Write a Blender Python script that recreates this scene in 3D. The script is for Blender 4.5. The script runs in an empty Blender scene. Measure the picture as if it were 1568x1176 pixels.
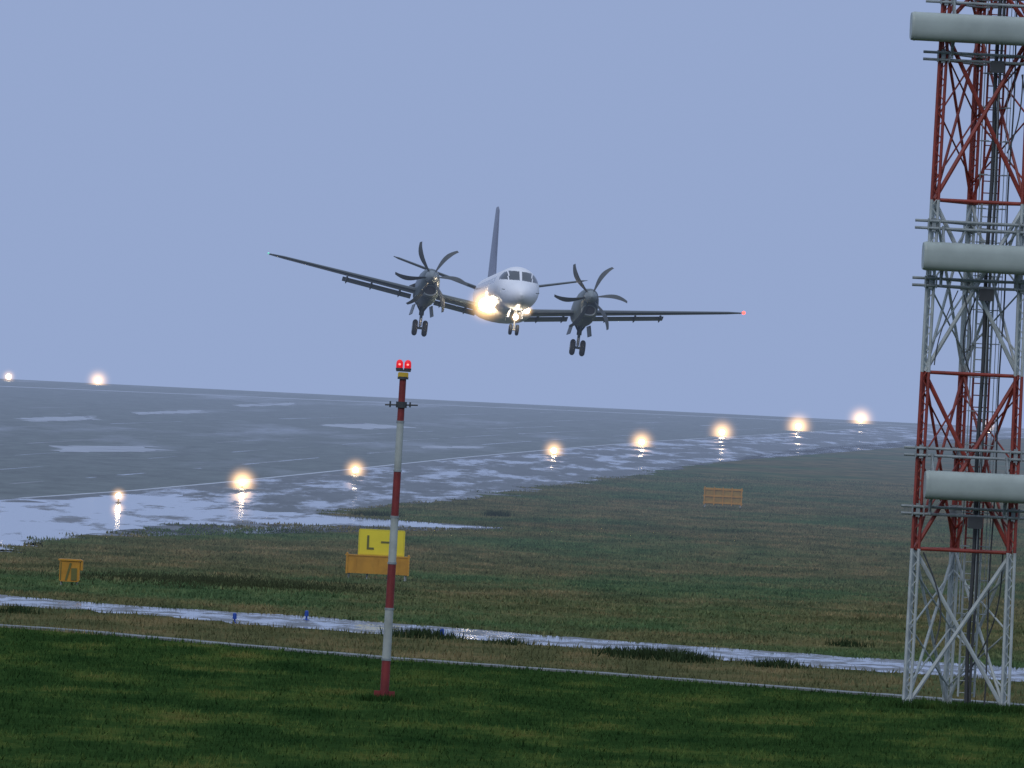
import bpy, bmesh, math, random
import numpy as np
from mathutils import Vector, Matrix
random.seed(7); rng=np.random.default_rng(5)
scene=bpy.context.scene
scene.view_settings.view_transform='Standard'
scene.view_settings.look='None'
scene.view_settings.exposure=0

# ------------------------------------------------------------------ terrain
CAMH=7.0
def gz(y):
    m=7/1080.
    if y<420: return 0.
    if y<1350: return (y-420)*m
    s=y-1350
    if s<1200: return 930*m+m*s-m*s*s/600
    return 930*m+m*1200-m*2400 - (y-2550)*m*3
GY=[-200,0,60,120,160,200,240,280,320,360,400,420]+list(range(460,1350,30))+[1350]+list(range(1370,2551,20))+[3000,4000,6000,9000]

# ------------------------------------------------------------------ material helpers
def newmat(name):
    m=bpy.data.materials.new(name); m.use_nodes=True
    nt=m.node_tree; b=nt.nodes['Principled BSDF']
    return m,nt,b
def N(nt,t,**k):
    n=nt.nodes.new(t)
    for a,v in k.items(): setattr(n,a,v)
    return n
def ramp(nt,fac,stops):
    r=N(nt,'ShaderNodeValToRGB'); e=r.color_ramp.elements
    while len(e)<len(stops): e.new(.5)
    for i,(p,c) in enumerate(stops):
        e[i].position=p; e[i].color=(c[0],c[1],c[2],1) if hasattr(c,'__len__') else (c,c,c,1)
    nt.links.new(fac,r.inputs[0]); return r.outputs[0]
def noise(nt,scale,detail=4,rough=.6,vec=None,stretch=None,rot=0):
    n=N(nt,'ShaderNodeTexNoise'); n.inputs['Scale'].default_value=scale
    n.inputs['Detail'].default_value=detail; n.inputs['Roughness'].default_value=rough
    g=N(nt,'ShaderNodeNewGeometry'); out=g.outputs['Position']
    if vec is not None: out=vec
    if stretch or rot:
        mp=N(nt,'ShaderNodeMapping'); mp.inputs['Scale'].default_value=stretch or (1,1,1)
        mp.inputs['Rotation'].default_value=(0,0,rot)
        nt.links.new(out,mp.inputs[0]); out=mp.outputs[0]
    nt.links.new(out,n.inputs['Vector'])
    return n.outputs['Fac']
def mixc(nt,f,a,b,mode='MIX'):
    m=N(nt,'ShaderNodeMix',data_type='RGBA',blend_type=mode)
    if isinstance(f,bpy.types.NodeSocket): nt.links.new(f,m.inputs[0])
    else: m.inputs[0].default_value=f
    for v,i in ((a,6),(b,7)):
        if isinstance(v,bpy.types.NodeSocket): nt.links.new(v,m.inputs[i])
        else: m.inputs[i].default_value=(*v,1)
    return m.outputs[2]
def paint(name,col,rough=.5,dirt=.25,scale=3.,metal=0,spec=.5):
    m,nt,b=newmat(name)
    f=noise(nt,scale,5)
    d=tuple(c*(1-dirt) for c in col)
    c=ramp(nt,f,[(.3,d),(.62,col)])
    nt.links.new(c,b.inputs['Base Color'])
    b.inputs['Roughness'].default_value=rough; b.inputs['Metallic'].default_value=metal
    b.inputs['Specular IOR Level'].default_value=spec
    return m
def emit(name,col,s):
    m,nt,b=newmat(name)
    b.inputs['Base Color'].default_value=(*col,1)
    b.inputs['Emission Color'].default_value=(*col,1); b.inputs['Emission Strength'].default_value=s
    return m

# ------------------------------------------------------------------ mesh builder
class MB:
    def __init__(s): s.v=[];s.f=[];s.m=[]
    def add(s,vs,fs,mat=0):
        o=len(s.v); s.v+= [tuple(v) for v in vs]
        for f in fs: s.f.append([i+o for i in f]); s.m.append(mat)
    def tube(s,p,q,r,mat=0,n=8,r2=None):
        p=Vector(p);q=Vector(q);d=(q-p)
        if d.length<1e-6:return
        d.normalize(); a=d.orthogonal().normalized(); b=d.cross(a); r2=r if r2 is None else r2
        vs=[];
        for c,rr in ((p,r),(q,r2)):
            for i in range(n):
                t=2*math.pi*i/n; vs.append(c+a*math.cos(t)*rr+b*math.sin(t)*rr)
        fs=[[i,(i+1)%n,n+(i+1)%n,n+i] for i in range(n)]+[list(range(n))[::-1],list(range(n,2*n))]
        s.add(vs,fs,mat)
    def path(s,pts,r,mat=0,n=6):
        for a,b in zip(pts[:-1],pts[1:]): s.tube(a,b,r,mat,n)
    def box(s,c,d,mat=0,rot=None,bev=0):
        x,y,z=[k/2 for k in d]
        if bev>0:
            e=bev; vs=[]
            prof=[(-x+e,-z),(x-e,-z),(x,-z+e),(x,z-e),(x-e,z),(-x+e,z),(-x,z-e),(-x,-z+e)]
            for yy in (-y,y):
                for a,b in prof: vs.append(Vector((a,yy,b)))
            fs=[[i,(i+1)%8,8+(i+1)%8,8+i] for i in range(8)]+[list(range(8))[::-1],list(range(8,16))]
        else:
            vs=[Vector((a,b,g)) for a in(-x,x) for b in(-y,y) for g in(-z,z)]
            fs=[[0,1,3,2],[4,6,7,5],[0,4,5,1],[2,3,7,6],[0,2,6,4],[1,5,7,3]]
        if rot is not None: vs=[rot@v for v in vs]
        s.add([v+Vector(c) for v in vs],fs,mat)
    def rings(s,rs,mat=0,cap=True,matf=None):
        n=len(rs[0]); o=len(s.v)
        for r in rs: s.v+=[tuple(p) for p in r]
        for k in range(len(rs)-1):
            for i in range(n):
                f=[o+k*n+i,o+k*n+(i+1)%n,o+(k+1)*n+(i+1)%n,o+(k+1)*n+i]
                s.f.append(f)
                if matf:
                    c=sum((Vector(s.v[j]) for j in f),Vector())/4; s.m.append(matf(c))
                else: s.m.append(mat)
        if cap:
            s.f.append([o+i for i in range(n)][::-1]); s.m.append(mat)
            s.f.append([o+(len(rs)-1)*n+i for i in range(n)]); s.m.append(mat)
    def revolve(s,o,ax,prof,mat=0,n=20):
        o=Vector(o);ax=Vector(ax).normalized();a=ax.orthogonal().normalized();b=ax.cross(a)
        s.rings([[o+ax*t+a*math.cos(2*math.pi*i/n)*r+b*math.sin(2*math.pi*i/n)*r for i in range(n)] for t,r in prof],mat)
    def build(s,name,mats,parent=None,smooth=False,loc=None,auto=35):
        me=bpy.data.meshes.new(name); me.from_pydata(s.v,[],s.f); me.update()
        for m in mats: me.materials.append(m)
        me.polygons.foreach_set('material_index',s.m)
        bm=bmesh.new(); bm.from_mesh(me); bmesh.ops.recalc_face_normals(bm,faces=bm.faces); bm.to_mesh(me); bm.free()
        if smooth:
            me.polygons.foreach_set('use_smooth',[True]*len(me.polygons))
            try: me.set_sharp_from_angle(angle=math.radians(auto))
            except Exception: pass
        ob=bpy.data.objects.new(name,me); scene.collection.objects.link(ob)
        if parent: ob.parent=parent
        if loc: ob.location=loc
        return ob
def empty(name,loc=(0,0,0)):
    e=bpy.data.objects.new(name,None); e.location=loc; e.empty_display_size=.5
    scene.collection.objects.link(e); return e

# ------------------------------------------------------------------ world
w=bpy.data.worlds.new("World"); scene.world=w; w.use_nodes=True
nt=w.node_tree; bg=nt.nodes['Background']
sky=N(nt,'ShaderNodeTexSky',sky_type='NISHITA'); sky.sun_disc=False
SUN_EL=math.radians(35); SUN_AZ=math.radians(200)
sky.sun_elevation=SUN_EL; sky.sun_rotation=SUN_AZ; sky.air_density=1.5; sky.dust_density=2
tc=N(nt,'ShaderNodeTexCoord'); sp=N(nt,'ShaderNodeSeparateXYZ'); nt.links.new(tc.outputs['Generated'],sp.inputs[0])
cl=ramp(nt,sp.outputs['Z'],[(0,(3.05,4.02,6.5)),(.045,(2.85,3.72,6.2)),(.3,(3.7,4.6,6.7)),(1,(7.0,7.9,9.2))])
sc=mixc(nt,.97,sky.outputs[0],cl)
nt.links.new(sc,bg.inputs[0]); bg.inputs[1].default_value=.1
sl=bpy.data.lights.new('sun','SUN'); sl.energy=.65; sl.angle=math.radians(20); sl.color=(1,.95,.9)
so=bpy.data.objects.new('sun',sl); scene.collection.objects.link(so)
d=Vector((math.sin(SUN_AZ)*math.cos(SUN_EL),math.cos(SUN_AZ)*math.cos(SUN_EL),math.sin(SUN_EL)))
so.rotation_euler=(-d).to_track_quat('-Z','Y').to_euler()
# haze over the runway: absorbs evenly and emits sky colour in place of scattering
mm=bpy.data.materials.new('emissive_haze'); mm.use_nodes=True; nt=mm.node_tree; nt.nodes.clear()
o=N(nt,'ShaderNodeOutputMaterial'); ad=N(nt,'ShaderNodeAddShader'); ab=N(nt,'ShaderNodeVolumeAbsorption'); em=N(nt,'ShaderNodeEmission')
SIG=.00042
ab.inputs[0].default_value=(0,0,0,1); ab.inputs[1].default_value=SIG
em.inputs[0].default_value=(.300,.388,.615,1); em.inputs[1].default_value=SIG
nt.links.new(ab.outputs[0],ad.inputs[0]); nt.links.new(em.outputs[0],ad.inputs[1]); nt.links.new(ad.outputs[0],o.inputs['Volume'])
mb=MB(); mb.box((0,3340,330),(7000,6000,800)); emissive_haze=mb.build('emissive_haze',[mm])

# ------------------------------------------------------------------ ground materials
def strip_mask(nt):
    # real-world mowing boundary: lawn side of the concrete kerb line
    g=N(nt,'ShaderNodeNewGeometry'); s=N(nt,'ShaderNodeSeparateXYZ'); nt.links.new(g.outputs['Position'],s.inputs[0])
    a=N(nt,'ShaderNodeMath',operation='MULTIPLY_ADD'); nt.links.new(s.outputs[0],a.inputs[0]); a.inputs[1].default_value=1.05; nt.links.new(s.outputs[1],a.inputs[2])
    b=N(nt,'ShaderNodeMath',operation='GREATER_THAN'); nt.links.new(a.outputs[0],b.inputs[0]); b.inputs[1].default_value=258.5
    return b.outputs[0]
def grassmat(name,bright=1.,brown=False):
    m,nt,b=newmat(name)
    k=lambda c:tuple(x*bright for x in c)
    f1=noise(nt,.34,7,.70,stretch=(1,.35,1))
    f2=noise(nt,.045,5,.65,stretch=(1,.45,1))
    f3=noise(nt,2.5,3,.6)
    lawn=ramp(nt,f1,[(.34,k((.016,.044,.013))),(.5,k((.035,.075,.021))),(.58,k((.070,.108,.028))),(.70,k((.14,.135,.042)))])
    rough_=ramp(nt,f1,[(.32,k((.060,.074,.034))),(.48,k((.120,.126,.060))),(.6,k((.19,.160,.080))),(.72,k((.26,.205,.11)))])
    rough2=ramp(nt,f1,[(.32,k((.042,.078,.036))),(.5,k((.080,.132,.058))),(.72,k((.155,.175,.078)))])
    mid=mixc(nt,ramp(nt,f2,[(.47,0),(.60,1)]),rough_,rough2)
    if brown: mid=rough_
    c=mixc(nt,strip_mask(nt),lawn,mid)
    c=mixc(nt,.5,c,ramp(nt,f3,[(.3,.5),(.7,1.)]),'MULTIPLY')
    nt.links.new(c,b.inputs['Base Color']); b.inputs['Roughness'].default_value=1; b.inputs['Specular IOR Level'].default_value=0
    return m
M_grass=grassmat('grass_ground',.85); M_blade=grassmat('grass_blades',1.3); M_verge=grassmat('verge_blades',1.15,True)

def wetmat(name,dry,wet,thr,sc_,stretch,rot,rdry,rwet,sdry,swet,wdt=.04):
    m,nt,b=newmat(name)
    f=noise(nt,sc_,7,.66,stretch=stretch,rot=rot)
    mask=ramp(nt,f,[(thr-wdt,0),(thr+wdt,1)])
    fine=noise(nt,.5,6,.75,stretch=(1,.25,1),rot=rot)
    dc=ramp(nt,fine,[(.3,tuple(c*.6 for c in dry)),(.7,tuple(c*1.35 for c in dry))])
    nt.links.new(mixc(nt,mask,dc,wet),b.inputs['Base Color'])
    for sock,a,c in (('Roughness',rdry,rwet),('Specular IOR Level',sdry,swet)):
        mr=N(nt,'ShaderNodeMapRange'); mr.inputs[3].default_value=a; mr.inputs[4].default_value=c
        nt.links.new(mask,mr.inputs[0]); nt.links.new(mr.outputs[0],b.inputs[sock])
    return m
RD=-.085
M_run=wetmat('damp_asphalt_runway',(.110,.132,.125),(.085,.10,.10),.60,.06,(1,.12,1),RD,.6,.25,.11,.26,.08)
M_taxi=wetmat('wet_asphalt_shoulder',(.090,.102,.108),(.07,.075,.08),.54,.35,(1,.10,1),RD,.5,.08,.16,.42,.05)
M_apron=wetmat('flooded_asphalt',(.09,.095,.10),(.07,.075,.08),.41,.35,(1,.15,1),0,.4,.05,.25,.6)
M_road=wetmat('wet_road_asphalt',(.09,.095,.09),(.06,.065,.07),.49,.9,(1,.35,1),0,.4,.07,.2,.42)
M_kerb=paint('wet_concrete_kerb',(.18,.20,.19),.5,.5,1.2)
M_mark=paint('runway_marking_paint',(.36,.39,.43),.35,.6,.35)

# ------------------------------------------------------------------ ground sheet
xs=[-3000,-1000,-300,-100,0,100,300,1000,3000]
mb=MB(); vs=[(x,y,gz(y)) for y in GY for x in xs]; nx=len(xs)
mb.add(vs,[[j*nx+i,j*nx+i+1,(j+1)*nx+i+1,(j+1)*nx+i] for j in range(len(GY)-1) for i in range(nx-1)])
mb.build('grass_ground',[M_grass])

def rag(pts,amp,step,closed=True,skip=()):
    out=[]; n=len(pts)
    for i in range(n if closed else n-1):
        a=Vector((*pts[i],0)); b=Vector((*pts[(i+1)%n],0)); L=(b-a).length
        k=max(1,int(L/step)) if i not in skip else 1
        for j in range(k):
            p=a.lerp(b,j/k)
            if k>1 and j>0: p+=Vector((random.gauss(0,amp*.35),random.gauss(0,amp),0))
            out.append((p.x,p.y))
    return out
def sheet(name,pts,off,mat):
    polys=pts if isinstance(pts[0],list) else [pts]
    bm=bmesh.new()
    for P in polys: bm.faces.new([bm.verts.new((x,y,0)) for x,y in P])
    bmesh.ops.triangulate(bm,faces=bm.faces)
    y0=min(p[1] for P in polys for p in P);y1=max(p[1] for P in polys for p in P)
    for y in GY:
        if y0<y<y1:
            bmesh.ops.bisect_plane(bm,geom=bm.verts[:]+bm.edges[:]+bm.faces[:],plane_co=(0,y,0),plane_no=(0,1,0))
    for v in bm.verts: v.co.z=gz(v.co.y)+off
    bm.normal_update()
    for f in bm.faces:
        if f.normal.z<0: f.normal_flip()
    me=bpy.data.meshes.new(name); bm.to_mesh(me); bm.free(); me.materials.append(mat)
    o=bpy.data.objects.new(name,me); scene.collection.objects.link(o); return o

EDGE=[(-21.5,384),(-20.6,397.1),(-20.2,420.7),(-18,452.1),(-16,471.9),(-12.1,481.8),(-7,489.6),(-2.4,496),(-.1,503.6),(-2.5,506.4),(-5.9,508.5),(-9,513.6),(-9.4,526.3),(-6.5,553.2),(-3,584.2),(1,635.2),(5.7,689.3),(11.4,761.5),(18.4,850.5),(25.3,938.2),(32.3,1020.4),(40.6,1097),(48.5,1162.3),(74.1,1342.9)]
LINE=[(-34,440),(-26.0,520),(-21.6,560),(-17.9,603),(-13.3,662.7),(-4.2,785),(4.2,886.1),(14.9,1005),(33.4,1184),(55,1395),(86,1680)]
random.seed(3)
er=rag(EDGE,2.2,2.0,closed=False)+[EDGE[-1],(110,1640)]
pave=er+[(110,1700),(-300,1700),(-300,700),(-120,384)]
taxi=sheet('taxiway_shoulder',pave,.004,M_taxi)
sheet('runway',LINE+[(-300,1690),(-300,650),(-120,440)],.008,M_run)
ap=[(-60,384)]+rag(EDGE[:9],1.2,2.,closed=False)+rag([(-.1,503.6),(-9,511),(-14,522),(-19,556),(-25,512)],2.,2.,closed=False)+[(-27,505),(-33,442),(-60,440)]
sheet('flooded_apron',ap,.012,M_apron)
def stripe(name,pts,wd,off=.016,mat=None):
    l=[(x-wd/2,y) for x,y in pts]; r_=[(x+wd/2,y) for x,y in pts][::-1]
    return sheet(name,l+r_,off,mat or M_mark)
M_line=paint('edge_line_paint',(.5,.54,.58),.35,.4,.3)
stripe('runway_edge_marking',LINE[1:-1],.45,mat=M_line)
stripe('runway_far_edge_marking',[(-80,1330),(-20,1385),(30,1430),(90,1480)],14,.016)
M_joint=wetmat('wet_slab_joint',(.16,.17,.18),(.07,.075,.08),.5,.25,(1,.05,1),0,.4,.1,.2,.45)
J=[]
for k,offx in enumerate((-7.5,-15,-22.5,-30,-45,-60)):
    P=[(x+offx*1.0,y) for x,y in LINE[1:-1]]
    random.seed(k)
    for i in range(len(P)-1):
        (x0,y0),(x1,y1)=P[i],P[i+1]; t=random.uniform(0,.3)
        while t<.95:
            t2=min(.97,t+random.uniform(.15,.5))
            a=(x0+(x1-x0)*t,y0+(y1-y0)*t);b=(x0+(x1-x0)*t2,y0+(y1-y0)*t2)
            wd=random.uniform(.08,.3)
            J.append([(a[0]-wd,a[1]),(b[0]-wd*.3,b[1]),(b[0]+wd*.6,b[1]),(a[0]+wd,a[1])]); t=t2+random.uniform(.1,.5)
sheet('runway_slab_joints',J,.012,M_joint)
random.seed(11)
sheet('touchdown_markings',[rag(p,1.6,2.5) for p in ([(-35,738),(-28.1,769),(-26.8,738),(-32.8,708)],[(-47.1,933),(-42.5,986),(-40.6,948),(-44.6,905)],[(-40.8,1042),(-35.8,1116),(-34.1,1086),(-39.3,1024)],[(-34.5,1215),(-29.5,1299),(-27.8,1264),(-33.1,1190)],[(-20,1005),(-15.7,1053),(-9.8,1030),(-14.5,985)],[(-7.5,861),(-2.3,880),(-2.3,866),(-7.3,843)])],.016,M_mark)
ROADU=[(-30,336),(-17.1,315),(-11.7,308),(-7.1,306),(-1.3,299),(4.6,292),(12.2,286),(15.9,283),(40,262)]
ROADD=[(-30,318),(-16.3,301),(-11.3,297),(-6.7,289),(-1.3,286),(4.4,280),(8.1,274),(11.6,271),(15,267),(40,246)]
sheet('service_road',rag(ROADU,.5,1.2,closed=False)+[ROADU[-1]]+rag(ROADD[::-1],.8,1.,closed=False)+[ROADD[0]],.006,M_road)
KERB=[(-30,287),(-14.9,275),(-11.7,272.5),(-8.4,267.5),(-3,260),(2.4,255.5),(6.6,251.2),(10.3,247.3),(13.8,244),(40,222)]
mb=MB()
for (x0,y0),(x1,y1) in zip(KERB[:-1],KERB[1:]):
    k=max(1,int(math.hypot(x1-x0,y1-y0)/1.0))
    for j in range(k):
        a=Vector((x0+(x1-x0)*j/k,y0+(y1-y0)*j/k,0)); b=Vector((x0+(x1-x0)*(j+1)/k,y0+(y1-y0)*(j+1)/k,0))
        dd=(b-a); L=dd.length; an=math.atan2(dd.y,dd.x)
        mb.box((a+b)/2+Vector((0,0,.02)),(L-.02,.9,.06+random.uniform(-.015,.012)),rot=Matrix.Rotation(an,3,'Z'))
mb.build('concrete_kerb',[M_kerb])

# ------------------------------------------------------------------ grass blades (one mesh each)
def inpoly(x,y,poly):
    r_=np.zeros(len(x),bool); n=len(poly)
    for i in range(n):
        x1,y1=poly[i];x2,y2=poly[(i+1)%n]
        if y1==y2: continue
        c=((y1>y)!=(y2>y))&(x<(x2-x1)*(y-y1)/(y2-y1)+x1); r_^=c
    return r_
def blades(name,x,y,h,wd,mat,spread=.35):
    n=len(x); z=np.array([gz(t) for t in y]) if y.max()>420 else np.zeros(n)
    a=rng.uniform(0,2*np.pi,n); lx=rng.normal(0,spread,n)*h; ly=rng.normal(0,spread,n)*h
    V=np.empty((n,3,3)); cx=np.cos(a)*wd/2; cy=np.sin(a)*wd/2
    V[:,0]=np.stack([x-cx,y-cy,z-.01],1);V[:,1]=np.stack([x+cx,y+cy,z-.01],1);V[:,2]=np.stack([x+lx,y+ly,z+h],1)
    me=bpy.data.meshes.new(name); me.vertices.add(3*n); me.vertices.foreach_set('co',V.ravel())
    me.loops.add(3*n); me.loops.foreach_set('vertex_index',np.arange(3*n,dtype=np.int32))
    me.polygons.add(n); me.polygons.foreach_set('loop_start',np.arange(0,3*n,3,dtype=np.int32))
    try: me.polygons.foreach_set('loop_total',np.full(n,3,dtype=np.int32))
    except Exception: pass
    me.update(calc_edges=True); me.materials.append(mat)
    o=bpy.data.objects.new(name,me); scene.collection.objects.link(o); return o
def clumpy(x,y,s):
    return (np.sin(x*s+np.sin(y*s*.7)*2)+np.sin(y*s*.8+x*.9*s+1.3)+np.sin(x*2.3*s-y*1.7*s))/3
ku=lambda x,P: np.interp(x,[p[0] for p in P],[p[1] for p in P])
n=120000; x=rng.uniform(-19,19,n); y=rng.uniform(150,282,n)
ok=y<ku(x,KERB)-.5+.35*clumpy(x,y,2.3); x=x[ok];y=y[ok]; h=rng.uniform(.05,.12,len(x))*(1+.4*clumpy(x,y,1.1))
blades('foreground_grass',x,y,h,rng.uniform(.03,.06,len(x)),M_blade)
n=60000; x=rng.uniform(-22,22,n); y=rng.uniform(225,330,n)
ok=(y>ku(x,KERB)+.35)&(y<ku(x,ROADD)+.3); x=x[ok];y=y[ok]
blades('verge_grass',x,y,rng.uniform(.05,.16,len(x))*(1+.5*clumpy(x,y,1.6)),rng.uniform(.03,.07,len(x)),M_verge)
n=300000; y=rng.uniform(265,760,n); x=rng.uniform(-.062,.062,n)*y
ok=(y>ku(x,ROADU)-.4)&~inpoly(x,y,pave); x=x[ok];y=y[ok]
h=rng.uniform(.04,.12,len(x))*(1+.6*clumpy(x,y,.5))
blades('meadow_grass',x,y,h,rng.uniform(.05,.12,len(x)),M_blade)
M_rush=paint('rush_leaves',(.04,.065,.03),.9,.5,2,spec=0)
def rush(cx,cy,wx,wy,n,h):
    x=rng.normal(cx,wx,n);y=rng.normal(cy,wy,n)
    blades('rush_clump',x,y,rng.uniform(.4,1,n)*h,rng.uniform(.03,.06,n),M_rush,.3)
for a in ((4.3,273.5,.55,.8,900,.42),(5.2,272,.35,.5,600,.4),(-2.3,285,.45,.8,800,.35),(7.7,271,.35,.5,500,.3),(-.5,536,.4,.8,300,.4),(-7,519,.7,1,400,.35),(3.4,276,.4,.4,300,.28),(10.8,300,.3,.5,200,.3),(-14.5,291,.3,.5,300,.3),(.2,282,.3,.5,200,.25)): rush(*a)
n=170; ty=rng.uniform(300,640,n); tx=rng.uniform(-.055,.055,n)*ty
ok=(ty>ku(tx,ROADU)+1)&~inpoly(tx,ty,pave); tx=tx[ok];ty=ty[ok]
X=np.concatenate([rng.normal(a,rng.uniform(.08,.35),45) for a in tx]);Y=np.concatenate([rng.normal(a,.3,45) for a in ty])
blades('tussock_grass',X,Y,rng.uniform(.08,.22,len(X)),rng.uniform(.04,.07,len(X)),M_blade)
# low damp hollow of darker sedge left of the sign
n=9000; x=rng.normal(-10,2.6,n); y=rng.normal(352,5,n)
blades('sedge_patch',x,y,rng.uniform(.05,.16,n),rng.uniform(.04,.07,n),paint('sedge',(.06,.075,.035),1,.5,1,spec=0))

# ------------------------------------------------------------------ lamps with added self-emitting halos for camera glare
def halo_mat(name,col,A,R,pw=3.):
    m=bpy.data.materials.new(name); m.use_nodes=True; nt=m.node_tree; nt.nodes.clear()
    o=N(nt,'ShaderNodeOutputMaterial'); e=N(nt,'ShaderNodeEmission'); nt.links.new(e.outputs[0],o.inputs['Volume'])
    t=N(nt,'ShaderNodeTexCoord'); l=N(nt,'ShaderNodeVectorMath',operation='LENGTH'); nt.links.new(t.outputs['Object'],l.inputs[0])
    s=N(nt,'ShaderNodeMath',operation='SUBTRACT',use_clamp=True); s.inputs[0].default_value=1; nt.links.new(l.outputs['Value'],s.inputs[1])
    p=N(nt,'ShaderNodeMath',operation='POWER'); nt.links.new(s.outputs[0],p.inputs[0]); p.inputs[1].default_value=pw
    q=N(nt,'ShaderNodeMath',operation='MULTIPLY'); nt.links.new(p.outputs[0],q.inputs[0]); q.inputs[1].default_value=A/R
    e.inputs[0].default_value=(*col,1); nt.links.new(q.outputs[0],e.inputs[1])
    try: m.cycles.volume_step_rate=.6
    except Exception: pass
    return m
def sphere(name,r,loc,mat,parent):
    me=bpy.data.meshes.new(name); bm=bmesh.new(); bmesh.ops.create_icosphere(bm,subdivisions=3,radius=1)
    bm.to_mesh(me); bm.free(); me.materials.append(mat)
    for p in me.polygons: p.use_smooth=True
    o=bpy.data.objects.new(name,me); scene.collection.objects.link(o); o.parent=parent; o.location=loc; o.scale=(r,r,r); return o
M_fix=paint('lamp_housing',(.12,.12,.11),.5)
M_bulb=emit('lamp_lens_lit',(1,.80,.52),40)
def runway_lamp(x,y,R,A,h=.38,core=.12):
    e=empty('runway_edge_light',(x,y,gz(y)))
    mb=MB(); mb.revolve((0,0,.016),(0,0,1),[(0,.16),(.03,.15),(.035,.05),(h-.12,.04),(h-.12,.1),(h-.06,.12),(h-.02,.10)],0,14)
    mb.build('post',[M_fix],e,True)
    sphere('lens',core,(0,0,h),M_bulb,e)
    sphere('added_glare_halo',R,(0,0,h),halo_mat('added_lamp_glare',(1,.60,.27),A,R,4.),e)  # emitting volume added around the lens to imitate camera glare
S=14850.
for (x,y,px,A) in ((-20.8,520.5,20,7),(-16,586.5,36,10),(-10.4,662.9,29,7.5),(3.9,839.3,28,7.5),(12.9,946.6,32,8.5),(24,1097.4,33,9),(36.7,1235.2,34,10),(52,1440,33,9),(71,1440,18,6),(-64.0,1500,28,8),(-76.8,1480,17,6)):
    runway_lamp(x,y,px*y/S,A,max(.38,7*y/S),max(.1,4.0*y/S))  # halo grows with distance, so the glare keeps its apparent size

# ------------------------------------------------------------------ obstruction light pole
M_red=paint('red_paint',(.22,.025,.024),.5,.45,2.5); M_wht=paint('white_paint',(.42,.46,.44),.5,.35,2.5)
M_tred=paint('tower_red_paint',(.31,.045,.03),.5,.4,2.5); M_twht=paint('tower_white_paint',(.46,.51,.51),.5,.3,2.5)
M_grey=paint('galvanised_steel',(.30,.34,.35),.5,.35,4,.2); M_dark=paint('dark_steel',(.05,.055,.06),.5,.3)
M_yel=paint('yellow_paint',(.62,.42,.03),.5,.25)
e=empty('obstruction_light_pole',(-2.6,224,0)); e.rotation_euler=(0,math.radians(.6),0)
mb=MB()
bands=[0,.95,2.12,3.18,4.25,5.32,6.45,7.5]
for i in range(7):
    ra=.105-.004*i
    mb.tube((0,0,bands[i]),(0,0,bands[i+1]),ra,i%2,14,ra-.003)
    mb.tube((0,0,bands[i]-.02),(0,0,bands[i]+.03),ra+.012,2,14)
mb.build('mast',[M_red,M_wht,M_grey],e,True)
mb=MB(); mb.box((0,0,.015),(.42,.42,.03),0)
for k in range(4):
    an=k*math.pi/2; mb.box((.17*math.cos(an),.17*math.sin(an),.13),(.14,.02,.2),1,Matrix.Rotation(an,3,'Z'))
mb.build('base_plate',[M_dark,M_red],e)
mb=MB(); mb.tube((-.38,0,6.83),(.38,0,6.86),.018,0); mb.tube((-.26,0,6.78),(-.26,0,6.92),.02,0); mb.tube((.2,0,6.8),(.2,0,6.92),.02,0)
mb.tube((0,0,6.78),(0,0,6.92),.13,0,12)
mb.build('crossbar',[M_dark],e)
mb=MB(); mb.box((0,0,7.54),(.24,.16,.12),0,bev=.02); mb.box((0,0,7.64),(.34,.18,.05),1,bev=.01)
mb.tube((0,0,7.44),(0,0,7.50),.13,1,12)
for s in (-.095,.095): mb.revolve((s,0,7.655),(0,0,1),[(0,.085),(.04,.085),(.045,.075)],1,14)
mb.build('lamp_bracket',[M_yel,M_dark],e,True)
mb=MB(); M_redlit=emit('red_beacon_glass',(.75,.01,.02),.45)
for s in (-.095,.095): mb.revolve((s,0,7.70),(0,0,1),[(0,.076),(.05,.08),(.13,.076),(.17,.055),(.19,.02)],0,16)
mb.build('red_beacons',[M_redlit],e,True)
for s in (-.095,.095): sphere('beacon_filament',.035,(s,-.05,7.78),emit('beacon_core',(1,.12,.1),4),e)
n=500; blades('pole_foot_grass',rng.normal(-2.6,.3,n),rng.normal(223.6,.2,n),rng.uniform(.08,.2,n),rng.uniform(.03,.05,n),M_blade)

# ------------------------------------------------------------------ glide path antenna mast
T=empty('lattice_antenna_mast',(11.27,240,0)); T.rotation_euler=(0,0,math.radians(4)); T.scale=(1,1,.983)
def bandmat(z):
    for lo,hi,m in ((0,3.98,1),(3.98,8.42,0),(8.42,12.75,1),(12.75,20,0)):
        if lo<=z<hi: return m
    return 0
def corner(k,z):
    hw=1.22-.0075*z
    return Vector([(-hw,-.7,z),(hw,-.7,z),(0.02,1.35-.01*z,z)][k])
levels=[0,3.98,8.42,12.75,17.1,19.8]
mb=MB()
def seg(p,q,r,n=6):
    p=Vector(p);q=Vector(q)
    zs=sorted([z for z in levels if min(p.z,q.z)+1e-4<z<max(p.z,q.z)-1e-4],reverse=q.z<p.z)
    pts=[p]+[p.lerp(q,(z-p.z)/(q.z-p.z)) for z in zs]+[q]
    for a,b in zip(pts[:-1],pts[1:]): mb.tube(a,b,r,bandmat((a.z+b.z)/2),n)
for k in range(3):
    for dx in (-.085,.085):
        for dy in ((-.06,) if k<2 else (0,)):
            seg(corner(k,0)+Vector((dx,dy,0)),corner(k,19.8)+Vector((dx,dy,0)),.04)
    seg(corner(k,0)+Vector((0,.1,0)),corner(k,19.8)+Vector((0,.1,0)),.036)
    z=.1;s=1
    while z<19.4:
        a=corner(k,z);b=corner(k,z+.24)
        seg(a+Vector((-.085*s,-.06*(k<2),0)),b+Vector((.085*s,-.06*(k<2),0)),.017,4); s=-s; z+=.24
mb.build('legs',[M_tred,M_twht],T,True)
mb=MB()
faces=((0,1),(0,2),(1,2))
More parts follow.
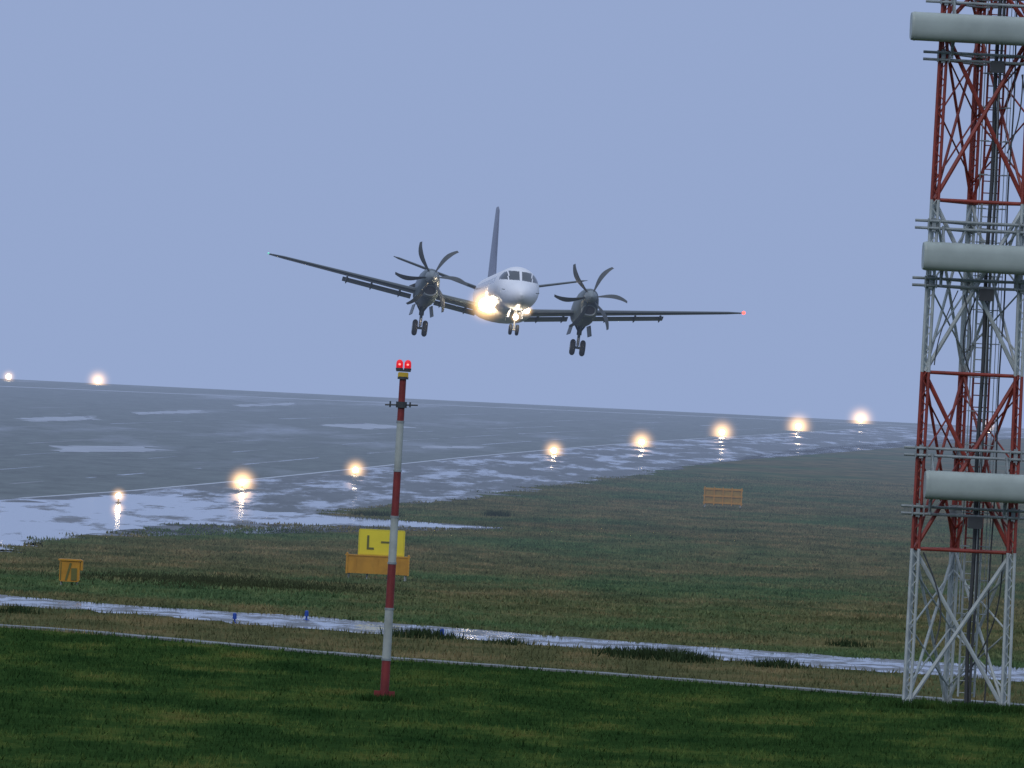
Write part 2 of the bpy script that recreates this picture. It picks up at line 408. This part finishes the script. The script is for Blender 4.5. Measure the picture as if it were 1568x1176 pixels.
for a,b in faces:
    for i in range(5):
        z0,z1=levels[i]+.02,levels[i+1]-.02
        r_=.055 if (a,b)==(0,1) else .038
        seg(corner(a,z0),corner(b,z1),r_)
        o=Vector((0,.09,0)); seg(corner(b,z0)+o,corner(a,z1)+o,r_)
        zc=(z0+z1)/2
        if (a,b)!=(0,1):
            seg(corner(a,z0+.5),corner(b,zc),.024); seg(corner(b,z0+.5),corner(a,zc),.024)
            seg(corner(a,zc),corner(b,z1-.5),.024); seg(corner(b,zc),corner(a,z1-.5),.024)
    for z in levels[1:]:
        mb.tube(corner(a,z),corner(b,z),.045,0)
mb.build('bracing',[M_tred,M_twht],T,True)
mb=MB(); lx,ly=.34,.1
for s in (-.2,.2): seg((lx+s,ly,.3),(lx+s,ly,19.6),.028)
z=.4
while z<19.4: mb.tube((lx-.2,ly,z),(lx+.2,ly,z),.015,bandmat(z),5); z+=.3
z=2.4
while z<19.4:
    P=[Vector((lx+.36*math.sin(t),ly-.36+.36*math.cos(t)-.02,z)) for t in [math.radians(-150+i*30) for i in range(11)]]
    for a,b in zip(P[:-1],P[1:]): mb.tube(a,b,.015,2,4)
    z+=.85
for t in (-110,-55,180,55,110):
    t=math.radians(t); mb.tube((lx+.36*math.sin(t),ly-.38+.36*math.cos(t),2.4),(lx+.36*math.sin(t),ly-.38+.36*math.cos(t),19),.013,2,4)
mb.build('caged_ladder',[M_tred,M_twht,M_grey],T,True)
mb=MB()
for (x,r_) in ((.30,.05),(.40,.035),(.75,.02)):
    P=[Vector((x+.02*math.sin(z*1.3+x*9),-.3,z)) for z in np.arange(.1,19,.6)]
    mb.path(P,r_,0,6)
def cat(a,b,sag,r_):
    a=Vector(a);b=Vector(b); P=[]
    for i in range(11):
        t=i/10; P.append(a.lerp(b,t)+Vector((sag*math.sin(math.pi*t),0,-.1*math.sin(math.pi*t))))
    mb.path(P,r_,0,5)
cat((-.45,-.8,10.5),(-.95,-.8,8.6),-.12,.015); cat((.15,.3,10.4),(.1,.3,8.4),-.25,.02); cat((-1.0,-.8,3.9),(-.6,-.8,1.6),.28,.02); cat((.9,-.6,16),(1.1,-.6,12.8),.15,.02); cat((1.0,-.6,4),(.2,.2,.6),.3,.02)
cat((-.3,-.8,10.4),(-.1,-.8,9.),.1,.018); cat((.9,-.8,16),(.6,-.8,14),.1,.018)
mb.build('feeder_cables',[M_dark],T)
mb=MB()
for z in (4.95,6.42,10.68,12.12,16.35,17.8):
    for dz in (-.09,.09):
        mb.tube((-1.60,-.86,z+dz),(1.60,-.86,z+dz),.036,0)
        for a,b in ((0,2),(1,2)):
            A=corner(a,z+dz);B=corner(b,z+dz); D=(B-A).normalized(); mb.tube(A-D*.2,B+D*.2,.03,0)
    for k in range(2):
        c=corner(k,z); mb.box((c.x,-.82,z),(.1,.08,.34),0); mb.box((c.x-.14,-.86,z),(.03,.1,.3),0); mb.box((c.x+.14,-.86,z),(.03,.1,.3),0)
    mb.box((.0,1.3,z),(.3,.1,.3),0)
mb.build('mounting_rails',[M_grey],T)
M_rad=paint('radome_fibreglass',(.38,.44,.42),.4,.15,1.5,spec=.3)
for z,xo in ((5.60,-1.10),(11.32,-1.42),(17.05,-1.99)):
    mb=MB(); L=3.6
    n=28
    def ring(x,s):
        out=[]
        for i in range(n):
            t=2*math.pi*i/n; c,s_=math.cos(t),math.sin(t)
            out.append((x,-1.32+.30*s*math.copysign(abs(c)**.7,c),z+.36*s*math.copysign(abs(s_)**.7,s_)))
        return out
    mb.rings([ring(xo,.93),ring(xo+.03,.985),ring(xo+.10,1),ring(xo+L-.10,1),ring(xo+L-.03,.985),ring(xo+L,.93)],0)
    for s in (.09,L-.09): mb.rings([ring(xo+s-.02,1.015),ring(xo+s+.02,1.015)],0)
    mb.build('antenna_radome',[M_rad],T,True)
    mb=MB()
    for x in (-.9,.95):
        for dz in (-.42,.42):
            mb.tube((x,-.9,z+dz),(x,-1.3,z+dz*.8),.03,0)
        mb.tube((x,-.93,z-.75),(x,-.93,z+.78),.04,0)
        for s in(-1,1): mb.tube((x,-1.3,z+s*.35),(x,-.93,z+s*.7),.02,0)
    mb.box((.25,-.85,z-.9),(.35,.2,.3),1,bev=.03)
    mb.build('radome_bracket',[M_grey,M_dark],T)
mb=MB()
for k in range(3):
    c=corner(k,0); mb.box((c.x,c.y,.0),(.5,.5,.12),0)
mb.build('footings',[paint('concrete',(.16,.17,.15),.9)],T)
n=3500; blades('mast_foot_grass',rng.uniform(9.6,13.4,n),rng.uniform(238.2,239.2,n),rng.uniform(.06,.24,n),rng.uniform(.03,.05,n),M_blade)

# ------------------------------------------------------------------ signs
M_or=paint('orange_paint',(.54,.26,.02),.5,.25,3); M_sy=paint('sign_face_yellow',(.66,.56,.03),.45,.12,2)
M_leg=paint('sign_leg_grey',(.4,.42,.4),.6); M_let=paint('sign_letter',(.13,.13,.03),.6,.1)
sy=paint('sign_face_panel',(.80,.66,.03),.45,.1,1.5)
e=empty('taxiway_sign',(-4.8,372,0))
mb=MB(); mb.box((-.02,0,.55),(2.42,.55,.66),0,bev=.05); mb.box((-.02,0,.91),(2.5,.6,.05),0,bev=.01)
for x in (-.85,0,.8): mb.box((x,-.285,.55),(.03,.02,.58),0)
for x in (-1.19,1.17): mb.box((x,0,.6),(.07,.62,.8),0)
mb.build('housing',[M_or],e)
mb=MB(); mb.box((.1,0,1.42),(1.78,.22,1.02),0,bev=.04); mb.build('panel',[M_sy],e)
mb=MB(); mb.box((.1,-.105,1.42),(1.66,.03,.90),0); mb.build('face',[sy],e)
mb=MB(); mb.box((-.42,-.13,1.42),(.08,.02,.54),0); mb.box((-.28,-.13,1.19),(.19,.02,.08),0); mb.box((.24,-.13,1.45),(.32,.02,.07),0)
mb.build('lettering',[M_let],e)
mb=MB()
for x in (-1.1,-.4,.4,1.08): mb.tube((x,0,0),(x,0,.25),.04,0); mb.box((x,0,.012),(.2,.3,.025),0)
mb.tube((1.05,-.2,0),(1.05,-.2,.3),.03)
mb.build('legs',[M_leg],e)
e=empty('marker_box',(-14.9,334,0))
mb=MB(); mb.box((0,0,.50),(.70,.5,.72),0,bev=.05); mb.box((.0,0,.885),(.8,.6,.06),0,bev=.02); mb.box((.41,0,.72),(.08,.5,.35),0)
mb.build('housing',[M_or],e)
mb=MB(); mb.box((-.04,-.26,.48),(.07,.02,.62),0,Matrix.Rotation(math.radians(14),3,'Y')); mb.box((.16,-.26,.40),(.2,.02,.42),0); mb.box((-.3,-.26,.5),(.03,.02,.6),0)
mb.build('door_trim',[M_let],e)
mb=MB()
for x in (-.27,.27): mb.tube((x,0,0),(x,0,.2),.035,0)
mb.build('legs',[M_leg],e)
e=empty('equipment_barrier_box',(13.4,601,gz(601)))
mb=MB(); mb.box((0,.3,.72),(2.35,.5,1.0),0,bev=.05)
for z in (.3,.72,1.14): mb.box((0,.02,z),(2.45,.06,.10),1)
for x in (-1.15,-.55,0,.55,1.15): mb.box((x,-.0,.72),(.07,.05,1.12),1)
mb.build('housing',[paint('faded_orange',(.40,.24,.03),.6,.3),M_or],e)
mb=MB()
for x in (-1.1,1.1): mb.tube((x,.1,0),(x,.1,.3),.05,0)
mb.build('legs',[M_leg],e)
M_blue=paint('blue_marker',(.01,.06,.35),.4,.1)
for x,y in ((-8,292),(-6,300),(-1.7,285)):
    e=empty('taxiway_edge_marker',(x,y,0)); mb=MB()
    mb.revolve((0,0,0),(0,0,1),[(0,.10),(.02,.10),(.03,.035),(.12,.03),(.12,.065),(.27,.06),(.30,.035)],0,12)
    mb.build('reflector',[M_blue],e,True)

# ------------------------------------------------------------------ aircraft
A=empty('turboprop_airliner',(.30,490,12.93))
A.rotation_euler=(math.radians(-1.4),math.radians(4.3),math.radians(4.2))
M_white=paint('aircraft_white_paint',(.86,.87,.91),.35,.05,.8); M_glass=paint('cockpit_glass',(.04,.05,.06),.12,.1)
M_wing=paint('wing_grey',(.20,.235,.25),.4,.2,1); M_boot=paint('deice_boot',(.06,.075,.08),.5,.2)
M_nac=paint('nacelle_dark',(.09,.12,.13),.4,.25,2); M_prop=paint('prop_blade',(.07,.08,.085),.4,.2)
M_tyre=paint('tyre',(.03,.032,.035),.8,.2); M_hub=paint('wheel_hub',(.5,.5,.5),.4); M_fin=paint('tail_blue_grey',(.17,.19,.27),.4,.15,1)
ST=[(0,.03,-.40,-.46),(.1,.2,-.22,-.64),(.3,.37,-.08,-.78),(.6,.53,.05,-.90),(1.0,.68,.19,-.99),(1.5,.82,.33,-1.06),(1.8,.89,.42,-1.09),(2.1,.95,.58,-1.11),(2.4,1.0,.74,-1.12),(2.7,1.04,.89,-1.13),(3.0,1.08,1.0,-1.14),(3.5,1.12,1.10,-1.15),(4.2,1.155,1.155,-1.155),(18,1.155,1.155,-1.155),(19.5,1.12,1.14,-1.0),(21,1.0,1.1,-.72),(22.5,.82,1.06,-.40),(24,.60,1.0,-.05),(25.5,.38,.94,.25),(26.7,.18,.85,.45),(27.2,.05,.72,.58)]
def st(y):
    ys=[s[0] for s in ST]; return [float(np.interp(y,ys,[s[i] for s in ST])) for i in (1,2,3)]
ysamp=sorted(set([0,.03,.06]+list(np.arange(.1,4.3,.05))+list(np.arange(4.5,27.2,.5))+[27.2]))
rings=[]
for y in ysamp:
    w_,t_,b_=st(y); zc=(t_+b_)/2;hh=(t_-b_)/2
    rings.append([(w_*math.sin(2*math.pi*i/96),y,zc+hh*math.cos(2*math.pi*i/96)) for i in range(96)])
def fm(c):
    x=abs(c.x)
    if 1.6<c.y<3.4 and .36<c.z<.88:
        if .05<x<.58 and .36<c.z<.86: return 1
        if .64<x<1.0 and .36<c.z<.80: return 1
    if c.y>4.5 and c.y<20 and .25<c.z<.55 and (c.y%1.0)<.5 and abs(c.x)>1: return 1
    return 0
mb=MB(); mb.rings(rings,0,True,fm)
fr=[]
for y,wd,b_ in ((9.3,.5,-1.0),(10.0,1.1,-1.3),(10.8,1.4,-1.42),(13.5,1.45,-1.45),(15,1.2,-1.35),(16.3,.5,-1.0)):
    fr.append([(wd*math.sin(2*math.pi*i/24),y,-.95+(abs(b_+.95)+.02)*math.cos(2*math.pi*i/24)) for i in range(24)])
mb.rings(fr,0)
mb.build('fuselage',[M_white,M_glass],A,True)
AF=[(0,0),(.02,.35),(.08,.72),(.25,1.0),(.5,.9),(.8,.4),(1,.02),(.8,-.3),(.5,-.55),(.25,-.65),(.08,-.5),(.02,-.25)]
def sec(x,le,z,ch,th,twist=0,vertical=False,boot=0):
    out=[]
    for a,b in AF:
        yy=le+a*ch; zz=b*th/2 - a*ch*math.tan(twist)
        out.append((x,yy,z+zz) if not vertical else (x+zz,yy,z))
    return out
mb=MB()
for s in (-1,1):
    R=[]
    for x in (.5,1.2,2.5,4.1,6,8,10,11.6,12.2,12.38):
        t=x/12.38; ch=3.0-1.75*t; le=10.6+.75*t; z=-1.0+x*math.tan(math.radians(7.2)); th=ch*(.17-.06*t)
        if x>12.1: ch*=.8; th*=.5; le+=.15
        if x>12.3: ch*=.6;th*=.4;le+=.2
        R.append(sec(s*x,le,z,ch,th,math.radians(2)))
    mb.rings(R,0,True,lambda c:1 if c.y<10.6+.75*abs(c.x)/12.38+.22 else 0)
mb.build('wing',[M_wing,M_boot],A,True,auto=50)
mb=MB()
for s in (-1,1):
    for x0,x1 in ((1.3,3.5),(4.75,8.4)):
        R=[]
        for x in (x0,x1):
            t=x/12.38; ch=3.0-1.75*t; le=10.6+.75*t+ch*.93; z=-1.0+x*math.tan(math.radians(7.2))-.17
            R.append(sec(s*x,le,z,.75-.2*t,.10,math.radians(17)))
        mb.rings(R,0)
    for x in (1.9,3.2,5.4,6.9,8.2):
        t=x/12.38; ch=3.0-1.75*t; le=10.6+.75*t; z=-1.0+x*math.tan(math.radians(7.2))
        mb.rings([[(s*x+.07*a*k,le+ch*f,z-.17-o+.1*b*k) for a,b in ((-1,0),(-.6,1),(.6,1),(1,0),(.6,-1),(-.6,-1))] for f,o,k in ((.45,0,.2),(.65,.04,1),(.95,.12,1),(1.15,.26,.3))],1)
    mb.tube((s*12.3,11.6,.55),(s*12.3,12.5,.54),.03,1)
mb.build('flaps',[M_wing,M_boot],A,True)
mb=MB()
for s in (-1,1):
    R=[]
    for x in (.2,1,3,4.9,5.1,5.18):
        t=x/5.18; ch=2.3-1.1*t; R.append(sec(s*x,23.6+1.0*t,.48+x*math.tan(math.radians(14.2)),ch*(1 if x<5.1 else .6),ch*.10*(1 if x<5.1 else .4)))
    mb.rings(R,0,True,lambda c:1 if c.y<23.6+abs(c.x)/5.18+.15 else 0)
mb.build('tailplane',[M_wing,M_boot],A,True,auto=50)
mb=MB(); R=[]
for z,le,ch,th in ((.7,18.2,8.2,.30),(1.05,20.3,6.0,.34),(1.5,21.6,4.7,.36),(2.5,22.5,3.9,.33),(3.8,23.4,3.0,.27),(4.9,24.2,2.1,.2),(5.1,24.6,1.6,.08)):
    R.append(sec(0,le,z,ch,th,0,True))
mb.rings(R,0); mb.build('tail_fin',[M_fin],A,True,auto=50)
def ell(cx,y,zt,zb,hw,n=24,pw=.85):
    zc=(zt+zb)/2;hh=(zt-zb)/2
    return [(cx+hw*math.copysign(abs(math.sin(2*math.pi*i/n))**pw,math.sin(2*math.pi*i/n)),y,zc+hh*math.copysign(abs(math.cos(2*math.pi*i/n))**pw,math.cos(2*math.pi*i/n))) for i in range(n)]
HUBZ=.24
for s in (-1,1):
    cx=s*4.13; mb=MB()
    mb.rings([ell(cx,y,t,b,h_) for y,t,b,h_ in ((8.1,.58,-.20,.36),(8.2,.64,-.42,.42),(8.6,.70,-.85,.50),(9.4,.72,-1.05,.56),(10.6,.68,-1.18,.58),(12.5,.45,-1.2,.56),(14,.15,-1.05,.48),(15.2,-.2,-.8,.34),(16.2,-.42,-.62,.12))],0)
    mb.rings([ell(cx,8.02,-.22,-.66,.30,20),ell(cx,8.0,-.18,-.72,.35,20),ell(cx,8.5,-.15,-.80,.40,20)],1,False)
    mb.rings([ell(cx,8.03,-.23,-.65,.29,20),ell(cx,8.35,-.3,-.6,.2,20)],2)
    mb.tube((cx+s*.5,12,-.2),(cx+s*.62,13.2,-.25),.2,2,12)
    for d_ in (-1,1):
        mb.box((cx+d_*.50,12.6,-1.35),(.04,2.2,.55),0,Matrix.Rotation(d_*math.radians(-12),3,'Y'))
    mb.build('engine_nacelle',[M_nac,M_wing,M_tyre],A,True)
    mb=MB(); mb.revolve((cx,8.1,HUBZ),(0,-1,0),[(0,.34),(.25,.33),(.5,.25),(.7,.13),(.78,.03)],0,20)
    mb.build('spinner',[M_wing],A,True)
    angs=(60,123,190,3,243,303) if s<0 else (69,133,194,8,-47,250)
    mb=MB()
    for a0 in angs:
        a0=math.radians(a0); R=[]
        for i in range(13):
            t=i/12; r_=.25+1.64*t
            th=a0 - (.16*t*t-.05*math.sin(math.pi*t))
            c=.08+.17*math.sin(min(1,t*1.35)*math.pi*.62)-.12*max(0,t-.72)/.28
            pitch=math.radians(62-34*t)
            C=Vector((cx+r_*math.cos(th),7.85,HUBZ+r_*math.sin(th)))
            tang=Vector((-math.sin(th),0,math.cos(th))); ax=Vector((0,1,0))
            dv=tang*math.cos(pitch)+ax*math.sin(pitch); nv=tang*-math.sin(pitch)+ax*math.cos(pitch)
            h_=.02+.05*(1-t)
            R.append([C+dv*c*.62,C+nv*h_*.5+dv*c*.2,C-dv*c*.6,C-nv*h_*.5+dv*c*.1])
        mb.rings(R,0)
    mb.build('propeller',[M_prop],A,True,auto=60)
    mb=MB(); wy=12.6; wz=-2.26
    mb.tube((cx,wy,-.9),(cx,wy,-1.6),.13,1,12); mb.tube((cx,wy,-1.6),(cx,wy,wz+.1),.08,2,12)
    mb.tube((cx-.36,wy,wz),(cx+.36,wy,wz),.07,1,10)
    mb.tube((cx,wy-1.1,-1.0),(cx,wy,-1.75),.05,1); mb.tube((cx-.25,wy,-1.1),(cx,wy,-1.5),.05,1); mb.tube((cx+.25,wy,-1.1),(cx,wy,-1.5),.05,1)
    mb.tube((cx,wy+.12,-1.5),(cx,wy+.3,-1.85),.03,1); mb.tube((cx,wy+.3,-1.85),(cx,wy+.1,wz),.03,1)
    for d_ in (-.26,.26):
        mb.revolve((cx+d_-.13,wy,wz),(1,0,0),[(0,.2),(.0,.33),(.04,.39),(.09,.42),(.17,.42),(.22,.39),(.26,.33),(.26,.2)],0,24)
        for q in (-.135,.10): mb.revolve((cx+d_+q,wy,wz),(1,0,0),[(0,.1),(.0,.19),(.035,.19),(.035,.1)],2,16)
    mb.build('main_landing_gear',[M_tyre,M_nac,M_hub],A,True)
mb=MB(); wy=2.6;wz=-2.12
mb.tube((0,wy,-1.0),(0,wy,-1.6),.09,1,12); mb.tube((0,wy,-1.6),(0,wy,wz),.055,1,12); mb.tube((-.24,wy,wz),(.24,wy,wz),.05,1)
mb.tube((0,wy+.9,-1.0),(0,wy,-1.6),.04,1)
for d_ in (-.17,.17): mb.revolve((d_-.085,wy,wz),(1,0,0),[(0,.12),(0,.22),(.04,.28),(.13,.28),(.17,.22),(.17,.12)],0,20)
for d_ in (-1,1): mb.box((d_*.32,wy+.3,-1.32),(.03,1.0,.42),2,Matrix.Rotation(d_*math.radians(-10),3,'Y'))
mb.build('nose_landing_gear',[M_tyre,M_hub,M_white],A,True)
mb=MB(); mb.box((0,9,-1.3),(.03,.3,.3),0); mb.tube((-.8,1.2,-.2),(-.95,1.05,-.2),.02,0); mb.tube((.8,1.2,-.2),(.95,1.05,-.2),.02,0)
mb.build('antennas',[M_nac],A)
ML=emit('landing_lamp_lit',(1,.84,.6),60)
def alamp(x,y,z,core,R,Am,col=(1,.60,.24)):
    mb=MB(); mb.revolve((x,y+.12,z),(0,-1,0),[(0,.06),(.05,.1),(.12,.12)],0,14); mb.build('lamp_housing',[M_nac],A,True)
    sphere('landing_lamp',core,(x,y,z),ML,A)
    sphere('added_glare_halo',R,(x,y,z),halo_mat('added_landing_glare',col,Am,R,3.6),A)  # added emitting sphere, stands in for glare of the landing lamp
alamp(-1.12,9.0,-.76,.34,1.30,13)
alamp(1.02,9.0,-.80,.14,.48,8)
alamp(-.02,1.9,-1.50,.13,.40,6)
sphere('nav_light_red',.09,(12.42,11.7,.57),emit('nav_red',(1,.06,.04),5),A)
sphere('nav_light_green',.05,(-12.42,11.7,.57),emit('nav_green',(.2,.8,.6),.6),A)

# ------------------------------------------------------------------ camera
cd=bpy.data.cameras.new('camera'); cam=bpy.data.objects.new('camera',cd); scene.collection.objects.link(cam)
cd.sensor_width=36; cd.lens=340.9; cd.clip_start=1; cd.clip_end=20000
cam.location=(0,0,CAMH)
pitch=30/14850.
base=Matrix.Rotation(math.pi/2+pitch,3,'X')@Matrix.Rotation(math.radians(2.785),3,'Z')
cam.rotation_euler=base.to_euler()
scene.camera=cam
